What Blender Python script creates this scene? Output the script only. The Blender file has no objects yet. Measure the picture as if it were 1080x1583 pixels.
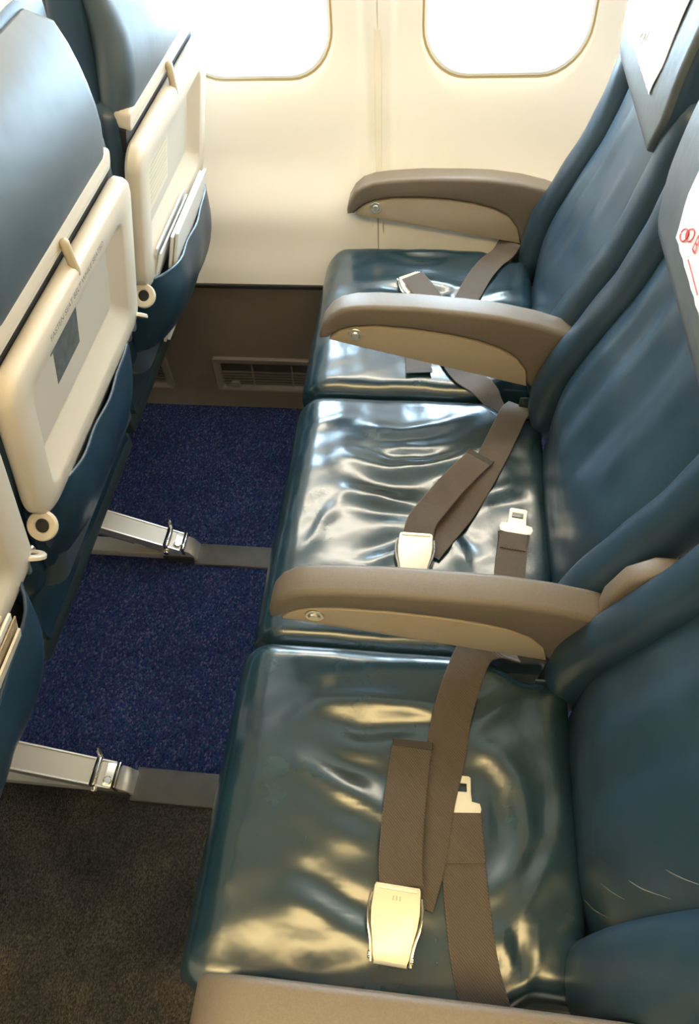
import bpy, bmesh, math, random
from mathutils import Vector, Matrix
random.seed(7)
scene = bpy.context.scene
COL = scene.collection

# ------------------------------------------------------------------ camera, world, exposure
def cam_axes(p, y, r):
    cy, sy, cp, sp = math.cos(y), math.sin(y), math.cos(p), math.sin(p)
    fwd = Vector((sy*cp, cy*cp, -sp)); right = Vector((cy, -sy, 0)); up = right.cross(fwd)
    cr, sr = math.cos(r), math.sin(r)
    return cr*right + sr*up, -sr*right + cr*up, fwd
cd = bpy.data.cameras.new('camera'); cam = bpy.data.objects.new('camera', cd); COL.objects.link(cam)
cr_, cu_, cf_ = cam_axes(math.radians(53.25), math.radians(-10.09), math.radians(-5.16))
cam.matrix_world = Matrix(((cr_.x, cu_.x, -cf_.x, 0), (cr_.y, cu_.y, -cf_.y, 0), (cr_.z, cu_.z, -cf_.z, 1.39), (0, 0, 0, 1)))
cd.sensor_fit = 'VERTICAL'; cd.sensor_height = 24.0; cd.lens = 24.0*1100/1583
cd.clip_start = 0.02; cd.clip_end = 200
scene.camera = cam
scene.view_settings.view_transform = 'Standard'
scene.view_settings.look = 'None'
scene.view_settings.exposure = 0.85
scene.view_settings.gamma = 1.0
scene.view_settings.use_curve_mapping = False
SKY = 24.0
scene.cycles.sample_clamp_indirect = 5.0
scene.cycles.blur_glossy = 1.0
world = bpy.data.worlds.new('World'); scene.world = world; world.use_nodes = True
bg = world.node_tree.nodes['Background']
bg.inputs[0].default_value = (0.62, 0.82, 1.0, 1); bg.inputs[1].default_value = SKY

# ------------------------------------------------------------------ materials
MATS = {}
def mat(name, col, rough=0.5, metal=0.0, spec=0.5, noise=None, bump=None, coat=0.0, emit=None):
    m = bpy.data.materials.new(name); m.use_nodes = True
    nt = m.node_tree; b = nt.nodes['Principled BSDF']
    b.inputs['Base Color'].default_value = (*col, 1); b.inputs['Roughness'].default_value = rough
    b.inputs['Metallic'].default_value = metal; b.inputs['Specular IOR Level'].default_value = spec
    b.inputs['Coat Weight'].default_value = coat; b.inputs['Coat Roughness'].default_value = 0.2
    tc = nt.nodes.new('ShaderNodeTexCoord')
    if noise:     # list of (scale, detail, [(pos,col)...])
        sc, det, stops = noise
        n = nt.nodes.new('ShaderNodeTexNoise'); n.inputs['Scale'].default_value = sc; n.inputs['Detail'].default_value = det
        n.inputs['Roughness'].default_value = 0.65
        nt.links.new(tc.outputs['Object'], n.inputs['Vector'])
        r = nt.nodes.new('ShaderNodeValToRGB'); cr = r.color_ramp
        while len(cr.elements) < len(stops): cr.elements.new(0.5)
        for e, (p, c) in zip(cr.elements, stops): e.position = p; e.color = (*c, 1)
        nt.links.new(n.outputs[0], r.inputs[0]); nt.links.new(r.outputs[0], b.inputs['Base Color'])
    if bump:
        prev = None
        for sc, dist, kind in bump:
            if kind == 'v':
                t = nt.nodes.new('ShaderNodeTexVoronoi'); o = t.outputs['Distance']
            else:
                t = nt.nodes.new('ShaderNodeTexNoise'); t.inputs['Detail'].default_value = 3; o = t.outputs[0]
            t.inputs['Scale'].default_value = sc
            nt.links.new(tc.outputs['Object'], t.inputs['Vector'])
            bp = nt.nodes.new('ShaderNodeBump'); bp.inputs['Distance'].default_value = dist; bp.inputs['Strength'].default_value = 1.0
            nt.links.new(o, bp.inputs['Height'])
            if prev: nt.links.new(prev.outputs[0], bp.inputs['Normal'])
            prev = bp
        nt.links.new(prev.outputs[0], b.inputs['Normal'])
    if emit:
        b.inputs['Emission Color'].default_value = (*emit[0], 1); b.inputs['Emission Strength'].default_value = emit[1]
    MATS[name] = m
    return m
LEATHER = [(0.25, (0.007, 0.022, 0.034)), (0.55, (0.011, 0.034, 0.050)), (0.8, (0.019, 0.048, 0.066))]
mat('leather_seat', (0.015, 0.06, 0.075), 0.24, spec=1.0, coat=0.35, noise=(9, 4, LEATHER), bump=[(16, 0.0016, 'n')])
mat('leather_back', (0.015, 0.06, 0.075), 0.36, spec=0.85, noise=(7, 4, [(0.25, (0.010, 0.028, 0.048)), (0.55, (0.015, 0.042, 0.070)), (0.8, (0.024, 0.058, 0.088))]), bump=[(11, 0.002, 'n')])
mat('leather_cover', (0.02, 0.06, 0.08), 0.48, spec=1.0, noise=(6, 3, [(0.25, (0.038, 0.062, 0.082)), (0.6, (0.052, 0.080, 0.104)), (0.8, (0.066, 0.096, 0.120))]), bump=[(8, 0.003, 'n')])
mat('headrest_leather', (0.05, 0.07, 0.075), 0.5, spec=0.5, noise=(12, 3, [(0.3, (0.075, 0.085, 0.088)), (0.7, (0.10, 0.11, 0.112))]), bump=[(450, 0.00015, 'v'), (14, 0.003, 'n')])
mat('crease_scuff', (0.11, 0.12, 0.125), 0.6)
mat('wall_cream', (0.86, 0.825, 0.755), 0.45, bump=[(900, 0.0001, 'n')])
mat('wall_joint', (0.78, 0.72, 0.60), 0.5)
mat('joint_line', (0.42, 0.34, 0.22), 0.6)
mat('bezel_white', (0.88, 0.86, 0.80), 0.35)
mat('gasket', (0.45, 0.34, 0.16), 0.5)
mat('dado', (0.10, 0.075, 0.055), 0.65, noise=(700, 2, [(0.3, (0.085, 0.065, 0.048)), (0.7, (0.125, 0.097, 0.072))]), bump=[(900, 0.0006, 'n')])
mat('vent_grey', (0.12, 0.10, 0.088), 0.4)
mat('vent_dark', (0.015, 0.013, 0.012), 0.8)
mat('armrest_cap', (0.19, 0.155, 0.12), 0.40, noise=(500, 2, [(0.3, (0.140, 0.112, 0.085)), (0.7, (0.165, 0.134, 0.103))]), bump=[(1200, 0.0003, 'n')])
mat('armrest_panel', (0.34, 0.28, 0.205), 0.5, noise=(700, 2, [(0.3, (0.325, 0.267, 0.195)), (0.7, (0.36, 0.297, 0.217))]), bump=[(1500, 0.0002, 'n')])
mat('tray_cream', (0.66, 0.585, 0.475), 0.38, bump=[(1500, 0.00012, 'n')])
mat('tray_floor', (0.56, 0.51, 0.43), 0.45, bump=[(1500, 0.0001, 'n')])
mat('latch_tan', (0.50, 0.42, 0.28), 0.3)
mat('black_rubber', (0.012, 0.012, 0.013), 0.6)
mat('dark_shell', (0.016, 0.03, 0.034), 0.55)
mat('aluminium', (0.74, 0.71, 0.65), 0.30, metal=0.85)
mat('aluminium_dull', (0.42, 0.39, 0.34), 0.45, metal=0.6)
mat('chrome', (0.80, 0.78, 0.74), 0.15, metal=1.0)
mat('buckle_metal', (0.82, 0.76, 0.62), 0.36, metal=0.35)
mat('button_metal', (0.72, 0.70, 0.62), 0.25, metal=0.8)
mat('track_cover', (0.07, 0.068, 0.065), 0.38, noise=(14, 4, [(0.3, (0.055, 0.054, 0.054)), (0.7, (0.085, 0.08, 0.072))]))
mat('cloth_white', (0.86, 0.86, 0.85), 0.9, bump=[(1500, 0.0002, 'n')])
mat('paper', (0.84, 0.82, 0.77), 0.7)
mat('paper_cream', (0.72, 0.64, 0.50), 0.7)
mat('paper_grey', (0.60, 0.60, 0.60), 0.7)
mat('paper_tan', (0.42, 0.32, 0.20), 0.7)
mat('print_red', (0.65, 0.06, 0.06), 0.7)
mat('print_faint', (0.62, 0.55, 0.55), 0.8)
mat('print_dark', (0.22, 0.19, 0.17), 0.7)
mat('sticker_dark', (0.10, 0.115, 0.12), 0.35, noise=(60, 5, [(0.35, (0.075, 0.09, 0.098)), (0.7, (0.16, 0.17, 0.17))]))
mat('placard', (0.70, 0.62, 0.48), 0.5)
mat('ceiling_cream', (0.80, 0.75, 0.64), 0.6)
mat('lamp_warm', (1, 0.9, 0.7), 0.5, emit=((1.0, 0.73, 0.32), 7.5))
mat('lamp_wash', (1, 0.9, 0.75), 0.5, emit=((1.0, 0.92, 0.77), 17.0))
# woven belt
def webbing():
    m = mat('webbing', (0.12, 0.09, 0.068), 0.55, spec=0.4)
    nt = m.node_tree; b = nt.nodes['Principled BSDF']
    tc = nt.nodes.new('ShaderNodeTexCoord'); w = nt.nodes.new('ShaderNodeTexWave')
    w.inputs['Scale'].default_value = 180; w.inputs['Distortion'].default_value = 1.5; w.inputs['Detail'].default_value = 2
    w.bands_direction = 'DIAGONAL'
    nt.links.new(tc.outputs['Object'], w.inputs['Vector'])
    bp = nt.nodes.new('ShaderNodeBump'); bp.inputs['Distance'].default_value = 0.0005
    nt.links.new(w.outputs[1], bp.inputs['Height']); nt.links.new(bp.outputs[0], b.inputs['Normal'])
    r = nt.nodes.new('ShaderNodeValToRGB'); r.color_ramp.elements[0].color = (0.055, 0.040, 0.030, 1); r.color_ramp.elements[1].color = (0.100, 0.074, 0.056, 1)
    nt.links.new(w.outputs[1], r.inputs[0]); nt.links.new(r.outputs[0], b.inputs['Base Color'])
    b.inputs['Sheen Weight'].default_value = 0.3
webbing()
mat('webbing_hem', (0.035, 0.027, 0.022), 0.6)
def carpet(name, stops, sc, blot):
    m = mat(name, (0.01, 0.02, 0.09), 0.95, spec=0.15)
    nt = m.node_tree; b = nt.nodes['Principled BSDF']; tc = nt.nodes.new('ShaderNodeTexCoord')
    v = nt.nodes.new('ShaderNodeTexVoronoi'); v.inputs['Scale'].default_value = sc
    mp = nt.nodes.new('ShaderNodeMapping'); mp.inputs['Scale'].default_value = (1.0, 0.62, 1)
    nt.links.new(tc.outputs['Object'], mp.inputs[0]); nt.links.new(mp.outputs[0], v.inputs['Vector'])
    sep = nt.nodes.new('ShaderNodeSeparateColor'); nt.links.new(v.outputs['Color'], sep.inputs[0])
    r = nt.nodes.new('ShaderNodeValToRGB'); cr = r.color_ramp
    while len(cr.elements) < len(stops): cr.elements.new(0.5)
    for e, (p, c) in zip(cr.elements, stops): e.position = p; e.color = (*c, 1)
    nt.links.new(sep.outputs[0], r.inputs[0])
    n = nt.nodes.new('ShaderNodeTexNoise'); n.inputs['Scale'].default_value = 7; n.inputs['Detail'].default_value = 5
    nt.links.new(tc.outputs['Object'], n.inputs['Vector'])
    r2 = nt.nodes.new('ShaderNodeValToRGB'); r2.color_ramp.elements[0].position = 0.3; r2.color_ramp.elements[1].position = 0.7
    r2.color_ramp.elements[0].color = (*blot[0], 1); r2.color_ramp.elements[1].color = (*blot[1], 1)
    nt.links.new(n.outputs[0], r2.inputs[0])
    mx = nt.nodes.new('ShaderNodeMix'); mx.data_type = 'RGBA'; mx.blend_type = 'MULTIPLY'; mx.inputs[0].default_value = 1
    nt.links.new(r.outputs[0], mx.inputs[6]); nt.links.new(r2.outputs[0], mx.inputs[7]); nt.links.new(mx.outputs[2], b.inputs['Base Color'])
    bp = nt.nodes.new('ShaderNodeBump'); bp.inputs['Distance'].default_value = 0.004; bp.invert = True
    nt.links.new(v.outputs['Distance'], bp.inputs['Height']); nt.links.new(bp.outputs[0], b.inputs['Normal'])
carpet('carpet_navy', [(0.0, (0.003, 0.010, 0.045)), (0.35, (0.010, 0.022, 0.090)), (0.6, (0.028, 0.022, 0.085)), (0.8, (0.010, 0.045, 0.090)), (1.0, (0.085, 0.075, 0.15))], 330, ((0.8, 0.8, 0.85), (1.1, 1.1, 1.1)))
carpet('carpet_aisle', [(0.0, (0.022, 0.020, 0.019)), (0.4, (0.045, 0.039, 0.033)), (0.7, (0.062, 0.053, 0.043)), (1.0, (0.095, 0.082, 0.066))], 520, ((0.30, 0.34, 0.42), (1.1, 1.05, 1.0)))
def pane_mat():
    m = bpy.data.materials.new('acrylic_pane'); m.use_nodes = True; nt = m.node_tree
    out = nt.nodes['Material Output']; nt.nodes.remove(nt.nodes['Principled BSDF'])
    t = nt.nodes.new('ShaderNodeBsdfTransparent'); t.inputs[0].default_value = (0.93, 0.96, 0.98, 1)
    g = nt.nodes.new('ShaderNodeBsdfGlossy'); g.inputs['Roughness'].default_value = 0.05
    mx = nt.nodes.new('ShaderNodeMixShader'); mx.inputs[0].default_value = 0.05
    nt.links.new(t.outputs[0], mx.inputs[1]); nt.links.new(g.outputs[0], mx.inputs[2]); nt.links.new(mx.outputs[0], out.inputs[0])
    MATS['acrylic_pane'] = m
pane_mat()

# ------------------------------------------------------------------ object helpers
def tag(o, label, cat, group=None):
    o['label'] = label; o['category'] = cat
    if group: o['group'] = group
    return o
def thing(name, loc, label, cat, group=None):
    o = bpy.data.objects.new(name, None); COL.objects.link(o); o.location = loc
    o.empty_display_size = 0.05
    return tag(o, label, cat, group)
def root_loc(p):
    l = Vector((0, 0, 0))
    while p is not None: l = l + Vector(p.location); p = p.parent
    return l
def obj(name, data, m, parent=None, smooth=True, label=None):
    """data = (verts in world coordinates, faces) -> mesh object parented to `parent`"""
    vs, fs = data
    o0 = root_loc(parent)
    me = bpy.data.meshes.new(name); me.from_pydata([tuple(Vector(v) - o0) for v in vs], [], fs)
    bm = bmesh.new(); bm.from_mesh(me)
    bmesh.ops.remove_doubles(bm, verts=bm.verts, dist=1e-6)
    bmesh.ops.recalc_face_normals(bm, faces=bm.faces); bm.to_mesh(me); bm.free()
    me.materials.append(MATS[m])
    if smooth:
        me.shade_smooth()
        try: me.set_sharp_from_angle(angle=math.radians(42))
        except Exception: pass
    o = bpy.data.objects.new(name, me); COL.objects.link(o); o.parent = parent
    if label: o['label'] = label
    return o
def thing_mesh(name, data, m, loc, label, cat, group=None, smooth=True):
    vs, fs = data
    o = obj(name, ([tuple(Vector(v)-Vector(loc)) for v in vs], fs), m, None, smooth); o.location = loc
    return tag(o, label, cat, group)
def struct(name, data, m, parent=None, smooth=True):
    o = obj(name, data, m, parent, smooth)
    if parent is None: o['kind'] = 'structure'
    return o
def join(*ds):
    V, Fc = [], []
    for v, f in ds:
        k = len(V); V += list(v); Fc += [tuple(i+k for i in q) for q in f]
    return V, Fc
def box(x0, x1, y0, y1, z0, z1, bev=0.0, seg=2):
    bm = bmesh.new(); bmesh.ops.create_cube(bm, size=1)
    for v in bm.verts: v.co = Vector(((x0+x1)/2+v.co.x*(x1-x0), (y0+y1)/2+v.co.y*(y1-y0), (z0+z1)/2+v.co.z*(z1-z0)))
    if bev: bmesh.ops.bevel(bm, geom=bm.edges[:], offset=bev, segments=seg, affect='EDGES', profile=0.5)
    return from_bm(bm)
def from_bm(bm):
    bm.verts.index_update()
    d = ([tuple(v.co) for v in bm.verts], [tuple(v.index for v in f.verts) for f in bm.faces]); bm.free(); return d
def xf(d, fn): return ([tuple(fn(*v)) for v in d[0]], d[1])
def loft(rings, cap=True, closed=True):
    V, Fc = [], []; n = len(rings[0])
    for r in rings: V += [tuple(p) for p in r]
    for i in range(len(rings)-1):
        for j in range(n if closed else n-1):
            k = (j+1) % n; Fc.append((i*n+j, i*n+k, (i+1)*n+k, (i+1)*n+j))
    if cap and closed:
        Fc.append(tuple(range(n))); Fc.append(tuple((len(rings)-1)*n+j for j in range(n)))
    return V, Fc
def rrect(a0, a1, b0, b1, r, seg=5, rn=None):
    r = max(1e-4, min(r, (a1-a0)/2-1e-5, (b1-b0)/2-1e-5)); out = []; q = rn or r; r0 = r
    for cx, cy, t0 in ((a1-r, b1-r, 0), (a0+r, b1-r, 90), (a0+q, b0+q, 180), (a1-r, b0+r, 270)):
        r = q if t0 == 180 else r0
        for k in range(seg+1):
            t = math.radians(t0+90*k/seg); out.append((cx+r*math.cos(t), cy+r*math.sin(t)))
    return out
def prism(poly, fn, t0, t1, bev=0.0, seg=2):
    """extrude 2-D polygon; fn(a,b,t)->world; bevel of both rims by inset loops"""
    bm = bmesh.new()
    f = bm.faces.new([bm.verts.new((a, b, t0)) for a, b in poly])
    r = bmesh.ops.extrude_face_region(bm, geom=[f])
    for v in r['geom']:
        if isinstance(v, bmesh.types.BMVert): v.co.z = t1
    if bev:
        ed = [e for e in bm.edges if abs(e.verts[0].co.z-e.verts[1].co.z) < 1e-7]
        bmesh.ops.bevel(bm, geom=ed, offset=bev, segments=seg, affect='EDGES', profile=0.5)
    return xf(from_bm(bm), lambda a, b, t: fn(a, b, t))
def frame_of(path):
    T = []
    for i in range(len(path)):
        a = Vector(path[max(i-1, 0)]); b = Vector(path[min(i+1, len(path)-1)]); T.append((b-a).normalized())
    return T
def tube(path, r, n=8):
    T = frame_of(path); rings = []
    rr = r if isinstance(r, (list, tuple)) else [r]*len(path)
    for p, t, q in zip(path, T, rr):
        u = t.cross(Vector((0, 0, 1)));  u = u if u.length > 1e-3 else t.cross(Vector((1, 0, 0)))
        u.normalize(); v = t.cross(u); p = Vector(p)
        rings.append([p + q*(math.cos(2*math.pi*k/n)*u + math.sin(2*math.pi*k/n)*v) for k in range(n)])
    return loft(rings)
def catmull(pts, k=6):
    P = [Vector(p) for p in pts]; out = []
    for i in range(len(P)-1):
        a = P[max(i-1, 0)]; b = P[i]; c = P[i+1]; d = P[min(i+2, len(P)-1)]
        for j in range(k):
            t = j/k
            out.append(0.5*((2*b)+(c-a)*t+(2*a-5*b+4*c-d)*t*t+(3*b-a-3*c+d)*t**3))
    out.append(P[-1]); return out
def ribbon(pts, w, th=0.0022, up=Vector((0, 0, 1)), k=6, ups=None):
    path = catmull(pts, k); T = frame_of(path); rings = []
    U = catmull(ups, k) if ups else [up]*len(path)
    for p, t, u in zip(path, T, U):
        s = t.cross(u).normalized(); n = s.cross(t).normalized()
        e = th*0.5
        rings.append([p+s*w/2, p+s*(w/2-e)+n*e, p-s*(w/2-e)+n*e, p-s*w/2, p-s*(w/2-e)-n*e, p+s*(w/2-e)-n*e])
    return loft(rings)
def disc(c, ax, r, h, n=20, bev=0.0):
    ax = Vector(ax).normalized(); u = ax.cross(Vector((0, 0, 1)))
    u = u if u.length > 1e-3 else ax.cross(Vector((1, 0, 0))); u.normalize(); v = ax.cross(u); c = Vector(c)
    prof = [(r, 0), (r, h-bev), (r-bev, h)] if bev else [(r, 0), (r, h)]
    return loft([[c+ax*z+q*(math.cos(2*math.pi*k/n)*u+math.sin(2*math.pi*k/n)*v) for k in range(n)] for q, z in prof])
def ring(c, ax, r0, r1, h, n=24):
    ax = Vector(ax).normalized(); u = ax.cross(Vector((0, 0, 1)))
    u = u if u.length > 1e-3 else ax.cross(Vector((1, 0, 0))); u.normalize(); v = ax.cross(u); c = Vector(c)
    b = min(h, r1-r0)*0.3
    prof = [(r0, 0), (r1, 0), (r1, h-b), (r1-b, h), (r0+b, h), (r0, h-b), (r0, 0)]
    return loft([[c+ax*z+q*(math.cos(2*math.pi*k/n)*u+math.sin(2*math.pi*k/n)*v) for k in range(n)] for q, z in prof], cap=False)
def interp(tab, z):
    if z <= tab[0][0]: return tab[0][1]
    for (a, p), (b, q) in zip(tab, tab[1:]):
        if z <= b:
            t = (z-a)/(b-a); return p+(q-p)*t
    return tab[-1][1]
def sinterp(tab, z):     # smooth (monotone-ish catmull) interpolation
    n = len(tab)
    if z <= tab[0][0]: return tab[0][1]
    if z >= tab[-1][0]: return tab[-1][1]
    for i in range(n-1):
        if z <= tab[i+1][0]:
            x0, y0 = tab[i]; x1, y1 = tab[i+1]; h = x1-x0; t = (z-x0)/h
            m0 = (y1-tab[i-1][1])/(x1-tab[i-1][0]) if i > 0 else (y1-y0)/h
            m1 = (tab[i+2][1]-y0)/(tab[i+2][0]-x0) if i < n-2 else (y1-y0)/h
            return (2*t**3-3*t*t+1)*y0+(t**3-2*t*t+t)*h*m0+(-2*t**3+3*t*t)*y1+(t**3-t*t)*h*m1
def sstep(a, b, x):
    t = min(1, max(0, (x-a)/(b-a))); return t*t*(3-2*t)
def seg_dist(p, pl):
    best = 1e9; par = 0; L = len(pl)-1
    for i in range(L):
        ax, ay = pl[i]; bx, by = pl[i+1]; dx, dy = bx-ax, by-ay
        t = max(0, min(1, ((p[0]-ax)*dx+(p[1]-ay)*dy)/(dx*dx+dy*dy+1e-12)))
        d = math.hypot(p[0]-ax-t*dx, p[1]-ay-t*dy)
        if d < best: best = d; par = (i+t)/L
    return best, par

# ------------------------------------------------------------------ the cabin shell
WALL = [(0.0, 1.365), (0.20, 1.378), (0.372, 1.398), (0.47, 1.420), (0.53, 1.430), (0.575, 1.447), (0.63, 1.466), (0.72, 1.480), (0.85, 1.496), (1.0, 1.503), (1.15, 1.498), (1.3, 1.475), (1.46, 1.43)]
PITCH = 0.474; WX0 = 0.104; NW = range(-5, 6)
ZD = 0.372
X0, X1 = WX0-5.5*PITCH, WX0+5.5*PITCH
YC = -0.27                                   # centre line of the cabin
def panel_mesh(cx, mirror):
    """one side-wall panel with its rounded window opening, curved with the fuselage"""
    hw, hh, zc = 0.152, 0.200, 0.985
    inner = rrect(-hw, hw, -hh, hh, 0.085, 8)
    n = len(inner); px = PITCH/2-0.001; z0, z1 = ZD+0.003, 1.46
    outer = []
    for a, b in inner:
        # project on the panel rectangle
        ta = px/abs(a) if abs(a) > 1e-9 else 1e9
        tb = ((z1-zc) if b > 0 else (zc-z0))/abs(b) if abs(b) > 1e-9 else 1e9
        if ta < tb: outer.append((math.copysign(px, a), b*ta))
        else: outer.append((a*tb, (z1-zc) if b > 0 else -(zc-z0)))
    for ca, cb in ((px, z1-zc), (-px, z1-zc), (-px, -(zc-z0)), (px, -(zc-z0))):
        j = min(range(n), key=lambda i: math.hypot(outer[i][0]-ca, outer[i][1]-cb)); outer[j] = (ca, cb)
    rings = []
    N = 22
    for i in range(N+1):
        t = i/N; rg = []
        for (a, b), (c, d) in zip(inner, outer):
            u = a+(c-a)*t; z = zc+b+(d-b)*t
            y = sinterp(WALL, z)
            y += 0.010*sstep(PITCH/2-0.040, PITCH/2-0.022, abs(u))*sstep(0.50, 0.60, z)   # edge steps back into the joint channel
            y -= 0.005*math.exp(-((u/0.20)**2))*sstep(0.45, 0.6, z)
            if i == 0: y += 0.004
            rg.append((cx+u, y, z))
        rings.append(rg)
    d = loft(rings, cap=False)
    if mirror: d = xf(d, lambda x, y, z: (x, 2*YC-y, z))
    return d
def ymir(d, mirror): return xf(d, lambda x, y, z: (x, 2*YC-y, z)) if mirror else d
for side, mirror in (('window', False), ('opposite', True)):
    # backing channel behind the joints between the panels
    V = []; Fc = []
    for k in range(-5, 7):
        xj = WX0+(k-0.5)*PITCH
        zs = [ZD+0.003+(1.46-ZD)*i/24 for i in range(25)]
        rings = [[(xj-0.012, sinterp(WALL, z)+0.0125*sstep(0.5, 0.6, z)+0.003, z), (xj+0.012, sinterp(WALL, z)+0.0125*sstep(0.5, 0.6, z)+0.003, z)] for z in zs]
        V2, F2 = loft(rings, cap=False, closed=False); k0 = len(V); V += V2; Fc += [tuple(i+k0 for i in f) for f in F2]
    wall = struct('wall_'+side, ymir((V, Fc), mirror), 'joint_line')
    for k in NW:
        obj('panel', panel_mesh(WX0+k*PITCH, mirror), 'wall_cream', wall)
    for k in range(-5, 7):      # raised cover strip on each joint
        xj = WX0+(k-0.5)*PITCH
        rings = []
        for i in range(25):
            z = 0.57+0.88*i/24; yb = sinterp(WALL, z)+0.0098
            rings.append([(xj-0.007, yb, z), (xj-0.006, yb-0.0055, z), (xj+0.006, yb-0.0055, z), (xj+0.007, yb, z)])
        obj('joint_strip', ymir(loft(rings), mirror), 'wall_joint', wall)
    # dado
    rings = []
    for i in range(13):
        z = ZD*i/12; y = sinterp(WALL, z); rings.append([(X0, y, z), (X1, y, z)])
    struct('trim_1' if not mirror else 'trim_2', ymir(join(loft(rings, cap=False, closed=False)), mirror), 'dado')
    struct('trim_3' if not mirror else 'trim_4', ymir(box(X0, X1, 1.393, 1.402, ZD-0.006, ZD+0.004, 0.002), mirror), 'vent_dark')
    # windows
    for k in NW:
        cx = WX0+k*PITCH
        if mirror and not (-4 <= k <= 4): continue
        spec = [(0.152, 0.200, 0.085, 0.004), (0.150, 0.198, 0.083, -0.002), (0.145, 0.193, 0.080, -0.003), (0.138, 0.186, 0.076, 0.006), (0.128, 0.174, 0.073, 0.030), (0.118, 0.162, 0.070, 0.045), (0.116, 0.160, 0.069, 0.058)]
        rings = []
        for hw, hh, r, dy in spec:
            rings.append([(cx+a, sinterp(WALL, 0.985+b)*(1 if dy < 0.02 else 0)+(1.498 if dy >= 0.02 else 0)+dy, 0.985+b) for a, b in rrect(-hw, hw, -hh, hh, r, 8)])
        nm = 'window_%d' % (k+6 if not mirror else k+20)
        w = struct(nm, ymir(loft(rings, cap=False), mirror), 'bezel_white')
        g = [[(cx+a, sinterp(WALL, 0.985+b)+dy, 0.985+b) for a, b in rrect(-hw, hw, -hh, hh, r, 8)] for hw, hh, r, dy in ((0.1545, 0.2025, 0.087, 0.003), (0.1540, 0.202, 0.087, -0.0015), (0.1505, 0.1985, 0.0835, -0.0018), (0.150, 0.198, 0.083, 0.002))]
        obj('gasket', ymir(loft(g, cap=False), mirror), 'gasket', w)
        pr = [[(cx+a, y, 0.985+b) for a, b in rrect(-0.117, 0.117, -0.161, 0.161, 0.069, 8)] for y in (1.553, 1.556)]
        obj('pane' if not mirror else 'window_shade', ymir(loft(pr), mirror), 'acrylic_pane' if not mirror else 'bezel_white', w)
        pr = [[(cx+a, y, 0.985+b) for a, b in rrect(-hw_, hw_, -hw_-0.044, hw_+0.044, 0.07, 8)] for y, hw_ in ((1.556, 0.116), (1.60, 0.118))]
        obj('outer_frame', ymir(loft(pr, cap=False), mirror), 'bezel_white', w)
# outer skin around the openings stops sky light leaking past the bezels
def skin(mirror):
    V = []; Fc = []
    for k in NW:
        cx = WX0+k*PITCH; hw, hh, zc = 0.119, 0.163, 0.985
        inner = rrect(-hw, hw, -hh, hh, 0.07, 8); outer = []
        for a, b in inner:
            px = PITCH/2; ta = px/abs(a) if abs(a) > 1e-9 else 1e9
            tb = ((1.62-zc) if b > 0 else (zc+0.05))/abs(b) if abs(b) > 1e-9 else 1e9
            outer.append((math.copysign(px, a), b*ta) if ta < tb else (a*tb, (1.62-zc) if b > 0 else -(zc+0.05)))
        for ca, cb in ((px, 1.62-zc), (-px, 1.62-zc), (-px, -zc-0.05), (px, -zc-0.05)):
            j = min(range(len(inner)), key=lambda i: math.hypot(outer[i][0]-ca, outer[i][1]-cb)); outer[j] = (ca, cb)
        d = loft([[(cx+a, 1.605, zc+b) for a, b in inner], [(cx+a, 1.605, zc+b) for a, b in outer]], cap=False)
        V, Fc = join((V, Fc), d)
    return ymir((V, Fc), mirror)
struct('wall_skin', skin(False), 'wall_joint', smooth=False)
struct('wall_skin_opposite', skin(True), 'wall_joint', smooth=False)

# floor
fl = struct('floor', box(X0, X1, 0.345, 1.62, -0.05, 0.0), 'carpet_navy', smooth=False)
obj('aisle_carpet', box(X0, X1, 2*YC-1.62, 0.3448, -0.05, 0.002), 'carpet_aisle', fl, smooth=False)
for i, (y0, y1, z) in enumerate(((0.845, 0.902, 0.007), (0.314, 0.376, 0.008))):
    struct('trim_%d' % (5+i), box(-0.528, 0.05, y0, y1, -0.002, z, 0.0025), 'track_cover')
# ceiling, bins, added end blockers
struct('ceiling', join(box(X0, X1, 2*YC-1.62, 1.62, 2.12, 2.17)), 'ceiling_cream', smooth=False)
for m_, nm in ((False, 'trim_7'), (True, 'trim_8')):
    prof = [(1.62, 1.46), (1.43, 1.46), (0.95, 1.52), (0.52, 1.60), (0.42, 1.66), (0.44, 1.86), (0.60, 1.99), (0.75, 2.06), (1.62, 2.06)]
    struct(nm, ymir(loft([[(x, y, z) for y, z in prof] for x in (X0, X1)]), m_), 'ceiling_cream', smooth=False)
struct('wall_fore', box(X0-0.03, X0, 2*YC-1.62, 1.62, -0.05, 2.17), 'wall_cream', smooth=False)  # unseen partitions added at both cabin ends to keep sky light from leaking in
struct('wall_aft', box(X1, X1+0.03, 2*YC-1.62, 1.62, -0.05, 2.17), 'wall_cream', smooth=False)
xa, xb = X0+0.15, X1-0.15
t = thing('ceiling_light', (0, YC, 2.10), 'long warm light panel in the cream cabin ceiling over the aisle', 'ceiling light')
obj('diffuser', box(xa, xb, YC-0.16, YC+0.16, 2.098, 2.112), 'lamp_warm', t, smooth=False)
for sg in (-1, 1):
    obj('frame_rail', box(xa-0.03, xb+0.03, YC+sg*0.175-0.015, YC+sg*0.175+0.015, 2.095, 2.119), 'bezel_white', t)
t = thing('wash_light', (0, 1.38, 1.44), 'slim warm wash light under the overhead bin above the windows', 'wall light')
pth = [(1.352, 1.466), (1.353, 1.446), (1.364, 1.436), (1.380, 1.434), (1.394, 1.440), (1.402, 1.464)]
obj('lens', loft([[(x, y, z) for y, z in pth] for x in (xa, xb)]), 'lamp_wash', t)
for x in (xa-0.012, xb+0.001):
    obj('end_cap', box(x, x+0.011, 1.345, 1.408, 1.430, 1.467), 'bezel_white', t)

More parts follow.
